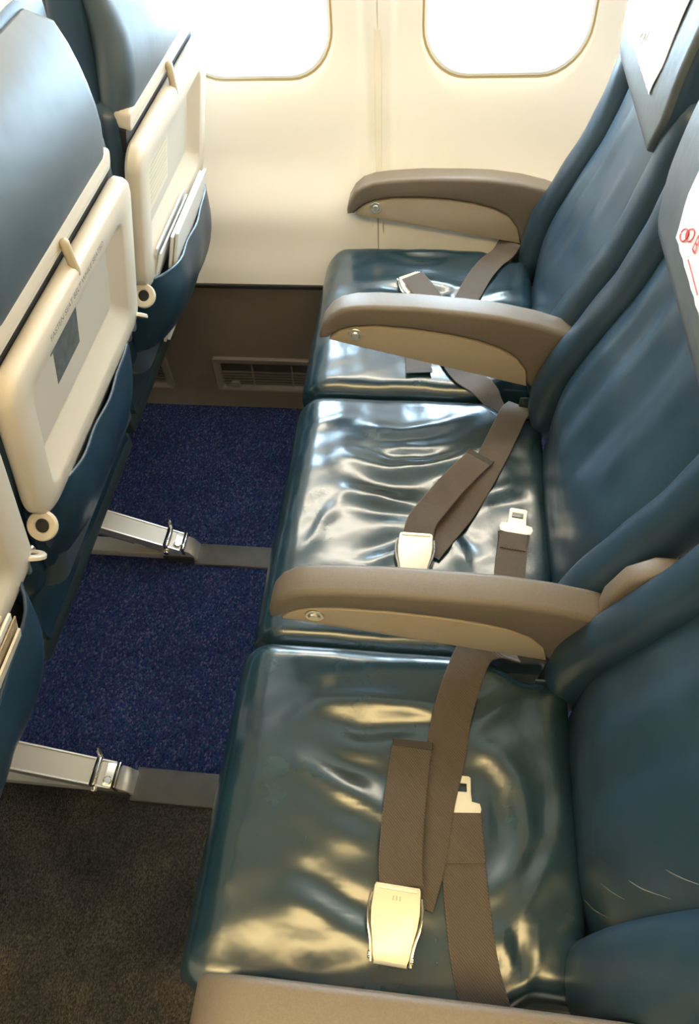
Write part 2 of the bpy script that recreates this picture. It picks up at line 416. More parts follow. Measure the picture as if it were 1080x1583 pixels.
# ------------------------------------------------------------------ vents in the dado
def vent(x0, label):
    x1 = x0+0.354; t = thing('air_vent', ((x0+x1)/2, 1.37, 0.06), label, 'vent', 'floor vents in the brown dado')
    def W(a, b, n): return (a, sinterp(WALL, b)-n, b)
    z0, z1 = 0.062, 0.170
    o = rrect(x0, x1, z0, z1, 0.010, 4); i = rrect(x0+0.016, x1-0.016, z0+0.014, z1-0.014, 0.004, 4)
    i2 = rrect(x0+0.022, x1-0.022, z0+0.020, z1-0.020, 0.003, 4)
    rings = [[W(a, b, -0.002) for a, b in o], [W(a, b, 0.006) for a, b in o],
             [W(a, b, 0.009) for a, b in rrect(x0+0.003, x1-0.003, z0+0.003, z1-0.003, 0.008, 4)], [W(a, b, 0.008) for a, b in i], [W(a, b, 0.0012) for a, b in i2]]
    obj('frame', loft(rings, cap=False), 'vent_grey', t)
    obj('backing', loft([[W(a, b, 0.0005) for a, b in i2], [W(a, b, 0.001) for a, b in i2]]), 'vent_dark', t)
    zz = [z0+0.024+k*0.0088 for k in range(5)]
    for z in zz:
        obj('slat', loft([[W(x, z, 0.001), W(x, z+0.0025, 0.0060), W(x, z+0.0055, 0.0060), W(x, z+0.0045, 0.001)] for x in (x0+0.02, x1-0.02)]), 'vent_grey', t, smooth=False)
    for xm in (x0+0.105, x0+0.21):
        obj('divider', loft([[W(xm-0.0015, z, 0.001), W(xm-0.0015, z, 0.006), W(xm+0.0015, z, 0.006), W(xm+0.0015, z, 0.001)] for z in (z0+0.02, z1-0.022)]), 'vent_grey', t, smooth=False)
    xk = x0+0.055
    obj('slider_knob', prism(rrect(xk-0.012, xk+0.012, z0+0.017, z0+0.034, 0.003, 3), lambda a, b, n: W(a, b, n), 0.003, 0.012, 0.002), 'vent_grey', t)
vent(-0.572, 'long grey slatted vent running behind the front of the window seat cushion')
vent(-1.046, 'grey slatted vent partly hidden behind the seat pocket with white magazines')

# ------------------------------------------------------------------ seats
P_ROW = 0.82                    # row pitch
FRONT = [(0.38, 0.205), (0.45, 0.205), (0.56, 0.212), (0.67, 0.250), (0.75, 0.283), (0.85, 0.308), (1.0, 0.328), (1.12, 0.34)]
REAR = [(0.38, 0.248), (0.60, 0.305), (0.891, 0.352), (0.945, 0.385), (1.0, 0.398), (1.06, 0.392), (1.12, 0.372)]
EH = Vector((0.2415, 0, 0.9704)); EN = Vector((0.9704, 0, -0.2415))
def TP(dx):                     # tray plane frame of a row: (y, h, n) -> world
    o = Vector((-0.43+P_ROW+dx, 0, 0.891))
    return lambda y, h, n: tuple(o+EH*h+EN*n+Vector((0, y, 0)))

RIDGES = {
 'aisle': (0.486, [
   ([(-0.156, 0.322), (-0.121, 0.350), (-0.069, 0.359), (0.0, 0.356), (0.05, 0.35)], 0.0048, 0.011),
   ([(-0.118, 0.325), (-0.066, 0.318), (0.009, 0.330), (0.06, 0.335)], -0.0052, 0.012),
   ([(-0.135, 0.266), (-0.091, 0.246), (-0.029, 0.221), (0.02, 0.21)], 0.0050, 0.010),
   ([(-0.120, 0.285), (-0.07, 0.270), (-0.01, 0.255)], -0.0045, 0.011),
   ([(-0.115, 0.205), (-0.06, 0.185), (-0.02, 0.175)], 0.003, 0.014),
   ([(-0.130, 0.150), (-0.085, 0.130), (-0.040, 0.112), (0.02, 0.10)], -0.0046, 0.012),
   ([(-0.124, 0.120), (-0.085, 0.104), (-0.042, 0.088)], 0.0035, 0.011),
   ([(0.070, 0.312), (0.100, 0.302), (0.128, 0.272), (0.140, 0.211), (0.118, 0.165), (0.09, 0.14)], 0.0052, 0.012),
   ([(0.090, 0.280), (0.110, 0.250), (0.112, 0.20), (0.095, 0.17)], -0.0045, 0.012),
   ([(0.180, 0.250), (0.160, 0.18), (0.125, 0.125), (0.10, 0.09)], 0.004, 0.011),
   ([(0.165, 0.25), (0.15, 0.20), (0.13, 0.15)], -0.003, 0.010),
   ([(0.135, 0.385), (0.10, 0.352), (0.067, 0.321)], 0.0042, 0.007),
   ([(0.120, 0.395), (0.08, 0.37), (0.05, 0.36)], -0.003, 0.009),
   ([(0.097, 0.112), (0.120, 0.070)], 0.004, 0.006), ([(0.118, 0.115), (0.14, 0.06)], -0.004, 0.008),
   ([(0.145, 0.11), (0.13, 0.05)], 0.004, 0.006), ([(-0.15, 0.06), (-0.085, 0.05), (-0.02, 0.06)], -0.003, 0.014)]),
 'middle': (0.452, [
   ([(-0.145, 0.812), (-0.10, 0.792), (-0.065, 0.783), (0.0, 0.796), (0.033, 0.813), (0.09, 0.843)], 0.0055, 0.011),
   ([(-0.130, 0.838), (-0.065, 0.815), (0.01, 0.822), (0.05, 0.835)], -0.0055, 0.011),
   ([(-0.13, 0.76), (-0.06, 0.748), (0.01, 0.755)], -0.0048, 0.012),
   ([(-0.128, 0.733), (-0.09, 0.724), (-0.055, 0.713), (-0.01, 0.712)], 0.0055, 0.009),
   ([(-0.13, 0.700), (-0.07, 0.692), (-0.01, 0.690)], -0.0045, 0.011),
   ([(-0.12, 0.886), (-0.049, 0.868), (0.02, 0.893), (0.075, 0.92)], 0.0050, 0.010),
   ([(-0.14, 0.868), (-0.08, 0.848), (0.0, 0.858), (0.06, 0.88)], -0.0042, 0.012),
   ([(-0.185, 0.60), (-0.165, 0.66), (-0.135, 0.725)], 0.0035, 0.007),
   ([(0.03, 0.67), (0.055, 0.63), (0.067, 0.59)], 0.005, 0.008), ([(0.045, 0.69), (0.085, 0.63)], -0.004, 0.009),
   ([(0.07, 0.725), (0.11, 0.745), (0.16, 0.775)], 0.0035, 0.010), ([(0.10, 0.72), (0.16, 0.735)], -0.003, 0.010),
   ([(-0.212, 0.873), (-0.145, 0.909)], 0.0025, 0.008), ([(-0.10, 0.605), (-0.06, 0.63), (-0.03, 0.65)], -0.0048, 0.010),
   ([(-0.08, 0.59), (-0.03, 0.62)], 0.004, 0.008), ([(0.0, 0.775), (0.05, 0.79), (0.1, 0.80)], -0.004, 0.01)]),
 'window': (0.458, [
   ([(-0.137, 1.262), (-0.085, 1.275), (-0.047, 1.280), (0.01, 1.270), (0.07, 1.258)], 0.0052, 0.010),
   ([(-0.12, 1.243), (-0.06, 1.25), (0.0, 1.243), (0.06, 1.235)], -0.005, 0.010),
   ([(-0.137, 1.225), (-0.085, 1.228), (-0.03, 1.215), (0.03, 1.21)], 0.0045, 0.010),
   ([(0.0, 1.20), (0.03, 1.235), (0.047, 1.262)], 0.004, 0.008),
   ([(-0.10, 1.385), (-0.03, 1.38), (0.04, 1.37)], 0.004, 0.009), ([(-0.09, 1.36), (0.0, 1.35)], -0.004, 0.011),
   ([(0.10, 1.235), (0.165, 1.262)], 0.004, 0.009), ([(0.08, 1.19), (0.13, 1.205), (0.175, 1.20)], 0.0045, 0.009),
   ([(-0.1, 1.32), (0.0, 1.315)], 0.003, 0.014), ([(-0.05, 1.05), (0.05, 1.06)], 0.003, 0.012)])}
def cushion_top(key, x, y, y0, y1):
    base, rid = RIDGES[key]; yc = (y0+y1)/2; hw = (y1-y0)/2
    z = base + 0.006*(1-((y-yc)/hw)**2) - 0.012*math.exp(-(((x-0.04)/0.10)**2+((y-yc)/0.13)**2))
    z -= 0.010*sstep(0.08, 0.20, x)
    if key == 'window': z += 0.028*(y-y0)/(y1-y0)
    for pl, amp, sg in rid:
        d, t = seg_dist((x, y), pl)
        if d < 4*sg: z += amp*math.exp(-(d/(1.3*sg))**2)*math.sin(math.pi*(0.12+0.76*t))
    z += 0.0016*(math.sin(31*x+17*y+1.3)*math.sin(23*y-11*x+0.4)) + 0.0007*math.sin(83*x-47*y)*math.sin(71*y+37*x)
    return z
CUSH = {'aisle': (0.018, 0.438), 'middle': (0.452, 0.967), 'window': (0.975, 1.400)}
def cushion(key, dx, nx=76, ny=72):
    y0, y1 = CUSH[key]; xa, xb = -0.252, 0.202; base = RIDGES[key][0]; zb = base-0.125
    rf, r = 0.058, 0.026
    V = []; Fc = []
    us = [i/nx for i in range(nx+1)]; vs = [j/ny for j in range(ny+1)]
    # profile along x: from under the front nose, up and over the top, down the rear
    def xprof(u):
        if u < 0.09: t = u/0.09; return xa+0.012*(1-t), zb+(base-rf-zb)*t, 0.0        # front face
        if u < 0.27: a = math.pi/2*(u-0.09)/0.18; return xa+rf*(1-math.cos(a)), base-rf+rf*math.sin(a), math.sin(a)
        if u < 0.93: t = (u-0.27)/0.66; return xa+rf+(xb-r-xa-rf)*t, base, 1.0
        a = math.pi/2*(u-0.93)/0.07; return xb-r+r*math.sin(a), base-r+r*math.cos(a), math.cos(a)
    for u in us:
        x, zc, w = xprof(u)
        notch = 0.030*sstep(0.085, 0.15, x)
        front = 0.012*sstep(-0.21, -0.252, x)
        ya, yb = y0+notch+front, y1-notch-front
        for j, v in enumerate(vs):
            # rounded sides
            if v < 0.10: a = math.pi/2*(v/0.10); y = ya+r*(1-math.cos(a)); s = math.sin(a)
            elif v > 0.90: a = math.pi/2*((1-v)/0.10); y = yb-r*(1-math.cos(a)); s = math.sin(a)
            else: y = ya+r+(yb-ya-2*r)*(v-0.10)/0.80; s = 1.0
            dz = cushion_top(key, x, y, y0, y1)-base
            z = zc+dz*w*s-(1-s)*r*max(w, 0.0)
            V.append((x+dx-(0.004*(s-1)*(1-w)), y, z))
    n = ny+1
    for i in range(nx):
        for j in range(ny): Fc.append((i*n+j, i*n+j+1, (i+1)*n+j+1, (i+1)*n+j))
    # skirts and bottom
    k = len(V)
    bnd = [i*n for i in range(nx+1)]+[nx*n+j for j in range(1, n)]+[i*n+ny for i in range(nx-1, -1, -1)]+[j for j in range(ny-1, 0, -1)]
    for q in bnd: V.append((V[q][0], V[q][1], zb))
    m = len(bnd)
    for i in range(m): Fc.append((bnd[i], bnd[(i+1) % m], k+(i+1) % m, k+i))
    Fc.append(tuple(k+i for i in range(m)))
    return V, Fc
SEATS = {   # y of the seat's centre, half widths: shell, crease (centre panel), outer edge; far/near bolster given explicitly
 'aisle': dict(yc=0.230, near=(0.030, 0.118), far=(0.378, 0.440)),
 'middle': dict(yc=0.708, near=(0.474, 0.534), far=(0.888, 0.950)),
 'window': dict(yc=1.191, near=(0.982, 1.046), far=(1.338, 1.396))}
SHELLH = 0.192
def backrest_shell(yc, dx):
    rings = []
    for i in range(31):
        z = 0.455+0.663*i/30
        xf_, xr_ = sinterp(FRONT, z)+0.012, sinterp(REAR, z)
        e = 1-math.sqrt(max(0, 1-((max(0, z-1.087))/0.0315)**2)) if z > 1.087 else 0
        hw = SHELLH-0.012*sstep(0.95, 1.10, z)-0.045*e; c = (xf_+xr_)/2; hx = (xr_-xf_)/2*(1-0.75*e)
        wob = 0.003*math.sin(z*40+yc*9)
        rings.append([(dx+a, b, z) for a, b in rrect(c-hx, c+hx, yc-hw+wob, yc+hw-wob*0.6, 0.028, 5)])
    return loft(rings)
def centre_panel(key, dx):
    zlo = 0.385 if dx > -0.1 else 0.46
    s = SEATS[key]; y0, y1 = s['near'][1]-0.012, s['far'][0]+0.012
    ny, nz = 44, 50; V = []; Fc = []
    pk = {'middle': [(0.83, 0.50, 0.85, 0.006, 0.016), (0.79, 0.50, 0.85, -0.006, 0.016), (0.745, 0.52, 0.86, 0.006, 0.018), (0.69, 0.55, 0.86, -0.005, 0.02), (0.63, 0.60, 0.86, 0.004, 0.018)],
          'window': [(1.29, 0.55, 0.74, 0.006, 0.014), (1.255, 0.55, 0.76, -0.006, 0.013), (1.22, 0.60, 0.86, 0.007, 0.016), (1.17, 0.58, 0.76, -0.006, 0.015), (1.12, 0.62, 0.85, 0.005, 0.018)],
          'aisle': [(0.30, 0.55, 0.85, 0.004, 0.02), (0.25, 0.5, 0.85, -0.004, 0.02), (0.19, 0.45, 0.7, 0.003, 0.02)]}[key]
    yc = (y0+y1)/2; hw = (y1-y0)/2
    for i in range(nz+1):
        z = zlo+(0.965-zlo)*i/nz
        for j in range(ny+1):
            y = y0+(y1-y0)*j/ny; t = (y-yc)/hw
            x = sinterp(FRONT, z)-0.010*(1-t*t)+0.012*abs(t)**8
            if i < 5: x += 0.018*(1-math.sqrt(1-((5-i)/5.0)**2))
            for c, za, zb, amp, sg in pk:
                yy = c+0.05*(z-0.7)
                x -= amp*math.exp(-((y-yy)/sg)**2)*sstep(za, za+0.08, z)*(1-sstep(zb-0.08, zb, z))
            for q in range(3):      # sag creases low on the panel
                zz = 0.475+0.028*q+0.05*t*t; x += 0.0022*math.exp(-((z-zz)/0.006)**2)*(1-t*t)
            V.append((x+dx, y, z))
    n = ny+1
    for i in range(nz):
        for j in range(ny): Fc.append((i*n+j, i*n+j+1, (i+1)*n+j+1, (i+1)*n+j))
    b = len(V); bnd = [i*n for i in range(nz+1)]+[nz*n+j for j in range(1, n)]+[i*n+ny for i in range(nz-1, -1, -1)]+[j for j in range(ny-1, 0, -1)]
    for q in bnd: V.append((V[q][0]+0.016, V[q][1], V[q][2]))
    m = len(bnd)
    for i in range(m): Fc.append((bnd[i], bnd[(i+1) % m], b+(i+1) % m, b+i))
    Fc.append(tuple(b+i for i in range(m)))
    return V, Fc
def bolster(ya, yb, dx, outer_far):
    zlo = 0.402 if dx > -0.1 else 0.46
    rings = []; N = 40; n = 20
    for i in range(N+1):
        t = i/N; z = zlo+(0.962-zlo)*t
        e = 1.0
        if t < 0.14: e = math.sqrt(max(0.0, 1-((0.14-t)/0.14)**2))*0.98+0.02
        if t > 0.93: e = math.sqrt(max(0.0, 1-((t-0.93)/0.07)**2))*0.96+0.04
        fat = 1.0+0.28*math.exp(-((z-0.50)/0.10)**2)
        cy = (ya+yb)/2; hy = (yb-ya)/2*1.06
        cy += (0.006 if outer_far else -0.006)*(fat-1)/0.28
        cx = sinterp(FRONT, z)+0.012; hx = 0.036*fat
        rg = []
        for k in range(n):
            a = 2*math.pi*k/n; c, s_ = math.cos(a), math.sin(a)
            pw = 0.8
            wr = 1+0.02*math.sin(z*70+3*a+ya*30)
            rg.append((dx+cx+hx*e*wr*math.copysign(abs(c)**pw, c), cy+hy*e*math.copysign(abs(s_)**pw, s_), z))
        rings.append(rg)
    return loft(rings)
def headrest(yc, dx, key, part='pad'):
    w = {'aisle': 0.196, 'middle': 0.20, 'window': 0.190}[key]
    rings = []
    for i in range(25):
        z = 0.836+0.305*i/24 if key != 'window' else 0.858+0.283*i/24
        t = i/24
        e = 0
        if t < 0.10: e = 1-math.sqrt(1-((0.10-t)/0.10)**2)
        if t > 0.88: e = 1-math.sqrt(max(0, 1-((t-0.88)/0.12)**2))
        hw = w-0.030*(1-sstep(0.0, 0.28, t))-0.020*e*(1 if t < .5 else 2)
        x0 = sinterp(FRONT, z)-0.030-0.010*math.sin(math.pi*min(1, t*1.2)); x1 = sinterp(FRONT, z)+0.022
        x0 += 0.02*e; x1 -= 0.01*e
        if part == 'pad': rings.append([(dx+a, b, z) for a, b in rrect(x0, x0+0.016, yc-hw, yc+hw, 0.0075, 5)])
        else: rings.append([(dx+a, b, z) for a, b in rrect(x0+0.007, x1, yc-hw-0.004*(1-e), yc+hw+0.004*(1-e), 0.012, 5)])
    return loft(rings)
def headrest_cover(yc, dx, key, y0, y1, zb):
    """white cloth over the headrest front, wrapping over its top"""
    ny, V, Fc = 14, [], []
    zt = 1.125; rows = []
    for i in range(22):
        z = zb+(zt-zb)*i/21; t = ((z-0.836)/0.305) if key != 'window' else (z-0.858)/0.283
        e = 1-math.sqrt(max(0, 1-((t-0.88)/0.12)**2)) if t > 0.88 else 0
        x0 = sinterp(FRONT, z)-0.030-0.010*math.sin(math.pi*min(1, t*1.2))+0.02*e-0.0025
        rows.append((x0, z))
    rows += [(rows[-1][0]+0.02, 1.1445), (rows[-1][0]+0.075, 1.1455)]
    r1, r2 = [], []
    for x, z in rows:
        ins = 0.018*(1-sstep(zb, zb+0.05, z))
        r1.append([(dx+x-0.0006*math.sin(9*j+z*50), y0+ins+(y1-y0-2*ins)*j/ny, z) for j in range(ny+1)])
    V, Fc = loft(r1, cap=False, closed=False)
    n = len(V); V2 = [(x+0.0012, y, z-0.0006) for x, y, z in V]
    return V+V2, Fc+[tuple(n+i for i in reversed(f)) for f in Fc]

def tray(yc, dx, parent, key):
    T = TP(dx); W = 0.222
    # nested loops: (y0, y1, h0, h1, radius, n)
    L = [(-W+.004, W-.004, -.250, .004, .030, -.0235), (-W, W, -.254, .008, .032, -.019), (-W, W, -.254, .008, .032, -.009),
         (-W+.003, W-.003, -.251, .0055, .030, -.003), (-W+.010, W-.009, -.244, .000, .026, 0.0),
         (-W+.046, W-.050, -.216, -.033, .022, 0.0), (-W+.050, W-.054, -.212, -.036, .022, -.0016),
         (-W+.056, W-.078, -.176, -.044, .012, -.0185), (-W+.060, W-.082, -.172, -.047, .010, -.019)]
    rings = [[T(yc+a, b, n) for a, b in rrect(y0, y1, h0, h1, r, 7, r*(2.0 if r > .02 and i < 5 else 1.0))] for i, (y0, y1, h0, h1, r, n) in enumerate(L)]
    tb = obj('tray_table', loft(rings), 'tray_cream', parent)
    def plate(a0, a1, b0, b1, n0, n1, r, m, nm, bev=0.0):
        return obj(nm, prism(rrect(yc+a0, yc+a1, b0, b1, r, 5), T, n0, n1, bev), m, tb)
    plate(-W+.061, W-.083, -.171, -.048, -.0192, -.0186, .010, 'tray_floor', 'recess_panel')
    # bezel strip above the tray and its latch
    pz = rrect(yc-.196, yc+.196, .021, .051, .010, 5)
    bz = obj('tray_bezel', prism(pz, T, -.042, -.018, 0.004, 3), 'tray_cream', parent)
    obj('bezel_groove', prism(rrect(yc-.182, yc+.182, .027, .0305, .0015, 3), T, -.0185, -.0176), 'tray_floor', bz)
    obj('slot', prism(rrect(yc-.197, yc+.197, -.010, .026, .004, 3), T, -.05, -.0245), 'black_rubber', parent)
    c = loft([[T(yc+q*.0062*math.cos(2*math.pi*k/14), h+q*.002*math.sin(2*math.pi*k/14), n+q*.0055*math.sin(2*math.pi*k/14)) for k in range(14)]
              for h, n, q in ((.041, -.015, .35), (.039, -.0145, .75), (.036, -.0135, 1), (.02, -.010, 1), (.004, -.006, 1), (-.003, -.004, .9), (-.007, -.003, .65), (-.009, -.003, .3))])
    obj('latch', c, 'latch_tan', parent)
    # hinge arms below with their ring washers
    for s in ((-1, 1) if key != 'window' else (-1,)):
        ya = yc+s*(W-.010)
        arm = obj('tray_arm', loft([[T(ya+sx*.005, h, n) for sx, h, n in ((-1, hh-.014, n0), (1, hh-.014, n0), (1, hh+.014, n0), (-1, hh+.014, n0))] for hh, n0 in ((-.200, -.040), (-.262, -.052), (-.330, -.075))]), 'tray_cream', parent)
        obj('ring_washer', ring(T(yc+s*(W-.008), -.246, -.006), (0.1, s, 1.0), .0095, .0205, .006), 'button_metal' if False else 'tray_cream', arm)
        obj('pivot_bolt', disc(T(yc+s*(W-.008), -.246, -.006), (0.1, s, 1.0), .0098, .003, 14, 0.001), 'black_rubber', arm)
        clv = prism(rrect(-.011, .011, -.017, .017, .006, 4), lambda a, b, n: T(ya+s*.016+n, -.300+b, -.030+a), -.003, .003, .001)
        cl = obj('clevis', clv, 'aluminium', arm)
        obj('slot', prism(rrect(-.004, .004, -.007, .007, .003, 4), lambda a, b, n: T(ya+s*.016+n, -.300+b, -.030+a), -.0034, .0034), 'black_rubber', cl)
    return tb
def pocket(yc, dx, parent, bulge):
    T = TP(dx); W = 0.205; nu, nv = 26, 22; V, Fc = [], []
    for i in range(nv+1):
        t = i/nv; h = -.236-.190*t
        for j in range(nu+1):
            u = -1+2*j/nu
            prof = (0.45+0.55*math.sin(math.pi*min(1, 0.22+0.76*t)))*(1-abs(u)**5)
            hh = h-0.018*(1-u*u)*(1-t)          # sagging mouth
            n = -.032+bulge*prof+0.002*math.sin(11*u+7*t)-0.03*sstep(0.86, 1.0, t)
            V.append(T(yc+u*W*(1-.06*t), hh, n))
    n_ = nu+1
    for i in range(nv):
        for j in range(nu): Fc.append((i*n_+j, i*n_+j+1, (i+1)*n_+j+1, (i+1)*n_+j))
    k = len(V); V2 = [tuple(Vector(v)-EN*0.004) for v in V]
    Fc2 = [tuple(k+i for i in reversed(f)) for f in Fc]
    bnd = [i*n_ for i in range(nv+1)]+[nv*n_+j for j in range(1, n_)]+[i*n_+nu for i in range(nv-1, -1, -1)]+[j for j in range(nu-1, 0, -1)]
    sk = [(bnd[i], bnd[(i+1) % len(bnd)], k+bnd[(i+1) % len(bnd)], k+bnd[i]) for i in range(len(bnd))]
    pk = obj('seat_pocket', (V+V2, Fc+Fc2+sk), 'leather_back', parent)
    edge = [tuple(Vector(V[j])-EN*0.002+EH*0.001) for j in range(n_)]
    obj('piping', tube(edge, 0.0028, 8), 'leather_back', pk)
    return pk
def leg(y, dx, parent):
    """floor leg: slanted channel brace, lower bar on the floor, end fitting with bolt"""
    xr = -0.545+dx
    def at(x, z, yo=0): return (x+dx, y+yo, z)
    # brace: open channel, flat web up, two bright lips
    a = Vector((-0.555+dx, y, 0.048)); b = Vector((-1.02+dx, y, 0.268)); d = (b-a).normalized(); nrm = Vector((0, 1, 0)).cross(d); nrm = nrm if nrm.z > 0 else -nrm
    def CH(p): return lambda s, t, u: tuple(a+d*s+nrm*u+Vector((0, t, 0)))
    L = (b-a).length; F_ = CH(0)
    def cbox(s0, s1, t0, t1, u0, u1): return xf(box(s0, s1, t0, t1, u0, u1, 0.0008, 1), lambda s, t, u: F_(s, t, u))
    lg = obj('leg', cbox(0, L, -.022, .022, -.004, 0.0), 'aluminium_dull', parent)
    for s in (-1, 1):
        obj('flange', cbox(0, L, s*.0235-.002, s*.0235+.002, -.020, .0025), 'aluminium', lg)
    pts = [at(-0.70, 0.030), at(-0.80, 0.065), at(-0.92, 0.15)]
    obj('lower_brace', xf(box(0.10, L*0.8, -.015, .015, -.045, -.028, 0.002), lambda s, t, u: F_(s, t, u)), 'aluminium_dull', lg)
    obj('floor_bar', xf(box(-1.05+dx, -0.58+dx, y-.020, y+.020, 0.002, 0.024, 0.003), lambda *q: q), 'aluminium_dull', lg)
    prof = [(-0.60, 0.0), (-0.524, 0.0), (-0.522, 0.016), (-0.534, 0.036), (-0.556, 0.052), (-0.60, 0.060)]
    ft = obj('foot_fitting', prism(prof, lambda p, q, t: (p+dx, y+t, q), -.022, .022, 0.002), 'aluminium', lg)
    obj('rib', box(-0.552+dx, -0.544+dx, y-.024, y+.024, 0.03, 0.056, 0.002), 'chrome', lg)
    obj('knurled_nut', disc((-0.562+dx, y-.012, 0.050), (0.3, 0, 1), .008, .010, 12, .002), 'chrome', lg)
    obj('lock_pin', tube([(-0.585+dx, y+.020, 0.050), (-0.585+dx, y+.030, 0.056), (-0.585+dx, y+.036, 0.075), (-0.585+dx, y+.036, 0.084)], [.006, .006, .006, .002], 10), 'chrome', lg)
    obj('clamp_bar', box(-0.590+dx, -0.578+dx, y-.027, y+.027, 0.050, 0.070, 0.004), 'chrome', lg)
    obj('bolt', disc((-0.585+dx, y-.024, 0.045), (0, -1, 0), .007, .008, 10, .001), 'chrome', lg)
    obj('upright', tube([(-1.0+dx, y, 0.02), (-1.0+dx, y, 0.30)], 0.018, 12), 'aluminium_dull', lg)
    obj('foot_gap', box(-0.60+dx, -0.528+dx, y-.026, y-.0225, 0.001, 0.022), 'black_rubber', lg)

CREASES = [[(.160, .452), (.138, .498), (.125, .540)], [(.168, .520), (.147, .558), (.135, .585)], [(.157, .588), (.142, .612), (.129, .648)], [(.160, .640), (.146, .662), (.135, .688)]]
def seat(key, dx, label, has_leg, front_row):
    s = SEATS[key]; yc = s['yc']
    o = thing('airline_seat', (dx-0.02, yc, 0.0), label, 'seat', 'seats of the rear row' if not front_row else 'seats of the front row')
    cu = obj('seat_cushion', cushion(key, dx, *((76, 72) if not front_row else (24, 20))), 'leather_seat', o)
    y0, y1 = CUSH[key]
    obj('cushion_pan', box(dx-0.235, dx+0.20, y0+0.006, y1-0.006, RIDGES[key][0]-0.165, RIDGES[key][0]-0.122, 0.01), 'dark_shell', o)
    obj('cross_beam', tube([(dx-0.14, y0+.004, 0.302), (dx-0.14, y1-.004, 0.302)], 0.02, 12), 'aluminium_dull', o)
    obj('cross_beam', tube([(dx+0.14, y0+.004, 0.302), (dx+0.14, y1-.004, 0.302)], 0.02, 12), 'aluminium_dull', o)
    sh = obj('backrest', backrest_shell(yc, dx), 'leather_cover', o)
    obj('centre_panel', centre_panel(key, dx), 'leather_back', sh)
    obj('side_bolster', bolster(*s['near'], dx, False), 'leather_back', sh)
    obj('side_bolster', bolster(*s['far'], dx, True), 'leather_back', sh)
    hr = obj('headrest', headrest(yc, dx, key), 'headrest_leather', o)
    obj('headrest_back', headrest(yc, dx, key, 'back'), 'leather_back', hr)
    cy0, cy1, zb = {'aisle': (0.12, 0.34, 0.893), 'middle': (0.575, 0.806, 0.893), 'window': (1.070, 1.262, 0.922)}[key]
    obj('headrest_cover', headrest_cover(yc, dx, key, cy0, cy1, zb), 'cloth_white', hr, label='white cloth headrest cover')
    if not front_row:
        # brackets showing in the gap between cushion and backrest
        for yb in ({'aisle': (0.405,), 'middle': (0.945,), 'window': (1.385,)}[key]):
            bx_ = obj('hinge_bracket', box(0.150, 0.188, yb-.010, yb+.010, 0.410, 0.426, 0.003), 'aluminium', o)
            obj('hinge_plate', box(0.160, 0.196, yb+.004, yb+.008, 0.40, 0.47, 0.002), 'dark_shell', bx_)
    tr = tray(yc, dx, o, key)
    pocket(yc, dx, o, {'aisle': 0.072, 'middle': 0.048, 'window': 0.075}[key])
    if key == 'aisle' and not front_row:      # pale wear creases low on the panel
        pc, ph = (s['near'][1]+s['far'][0])/2, (s['far'][0]-s['near'][1])/2+0.012
        for pts in CREASES:
            P_ = []
            for y, z in [(v.x, v.y) for v in catmull([(a, b, 0) for a, b in pts], 5)]:
                t = (y-pc)/ph; P_.append((sinterp(FRONT, z)-0.010*(1-t*t)+0.0010, y, z))
            n_ = len(P_)
            obj('crease_mark', tube(P_, [0.0002+0.0006*math.sin(math.pi*i/(n_-1)) for i in range(n_)], 6), 'crease_scuff', sh)
    if has_leg is not None: leg(has_leg, P_ROW+dx, o)
    return o, hr, tr
R_, L_ = 0.0, -P_ROW
# rear row (the seats in front of us)
sa, hra, _ = seat('aisle', R_, 'nearest empty leather seat with an olive sheen and crossed brown belts', 0.345, False)
sm_, hrm, _ = seat('middle', R_, 'middle leather seat with a buckle and an open belt tongue lying on it', 0.875, False)
sw, hrw, _ = seat('window', R_, 'leather seat directly beside the cabin wall and windows, buckle behind its armrest', None, False)
# front row, seen from behind
fa, _, tra = seat('aisle', L_, 'cut-off seat back at the left edge with cream papers in its pocket', 0.345, True)
fm, _, trm = seat('middle', L_, 'seat back with dark grey sticker on its folded cream tray', 0.875, True)
fw, _, trw = seat('window', L_, 'seat back by the wall with a beige text placard on its tray', None, True)

# ------------------------------------------------------------------ prints and stickers on the trays, logo on headrest covers
def text(body, size, fn, m, parent, name='lettering', th=0.0003):
    cu = bpy.data.curves.new('t', 'FONT'); cu.body = body; cu.size = size; cu.align_x = 'CENTER'; cu.align_y = 'CENTER'
    ob = bpy.data.objects.new('t', cu); COL.objects.link(ob)
    dg = bpy.context.evaluated_depsgraph_get(); me = ob.evaluated_get(dg).to_mesh()
    V = [fn(v.co.x, v.co.y, th) for v in me.vertices]; Fc = [tuple(p.vertices) for p in me.polygons]
    ob.evaluated_get(dg).to_mesh_clear(); bpy.data.objects.remove(ob); bpy.data.curves.remove(cu)
    return obj(name, (V, Fc), m, parent, smooth=False)
TL = TP(L_)
YM, YW = SEATS['middle']['yc'], SEATS['window']['yc']
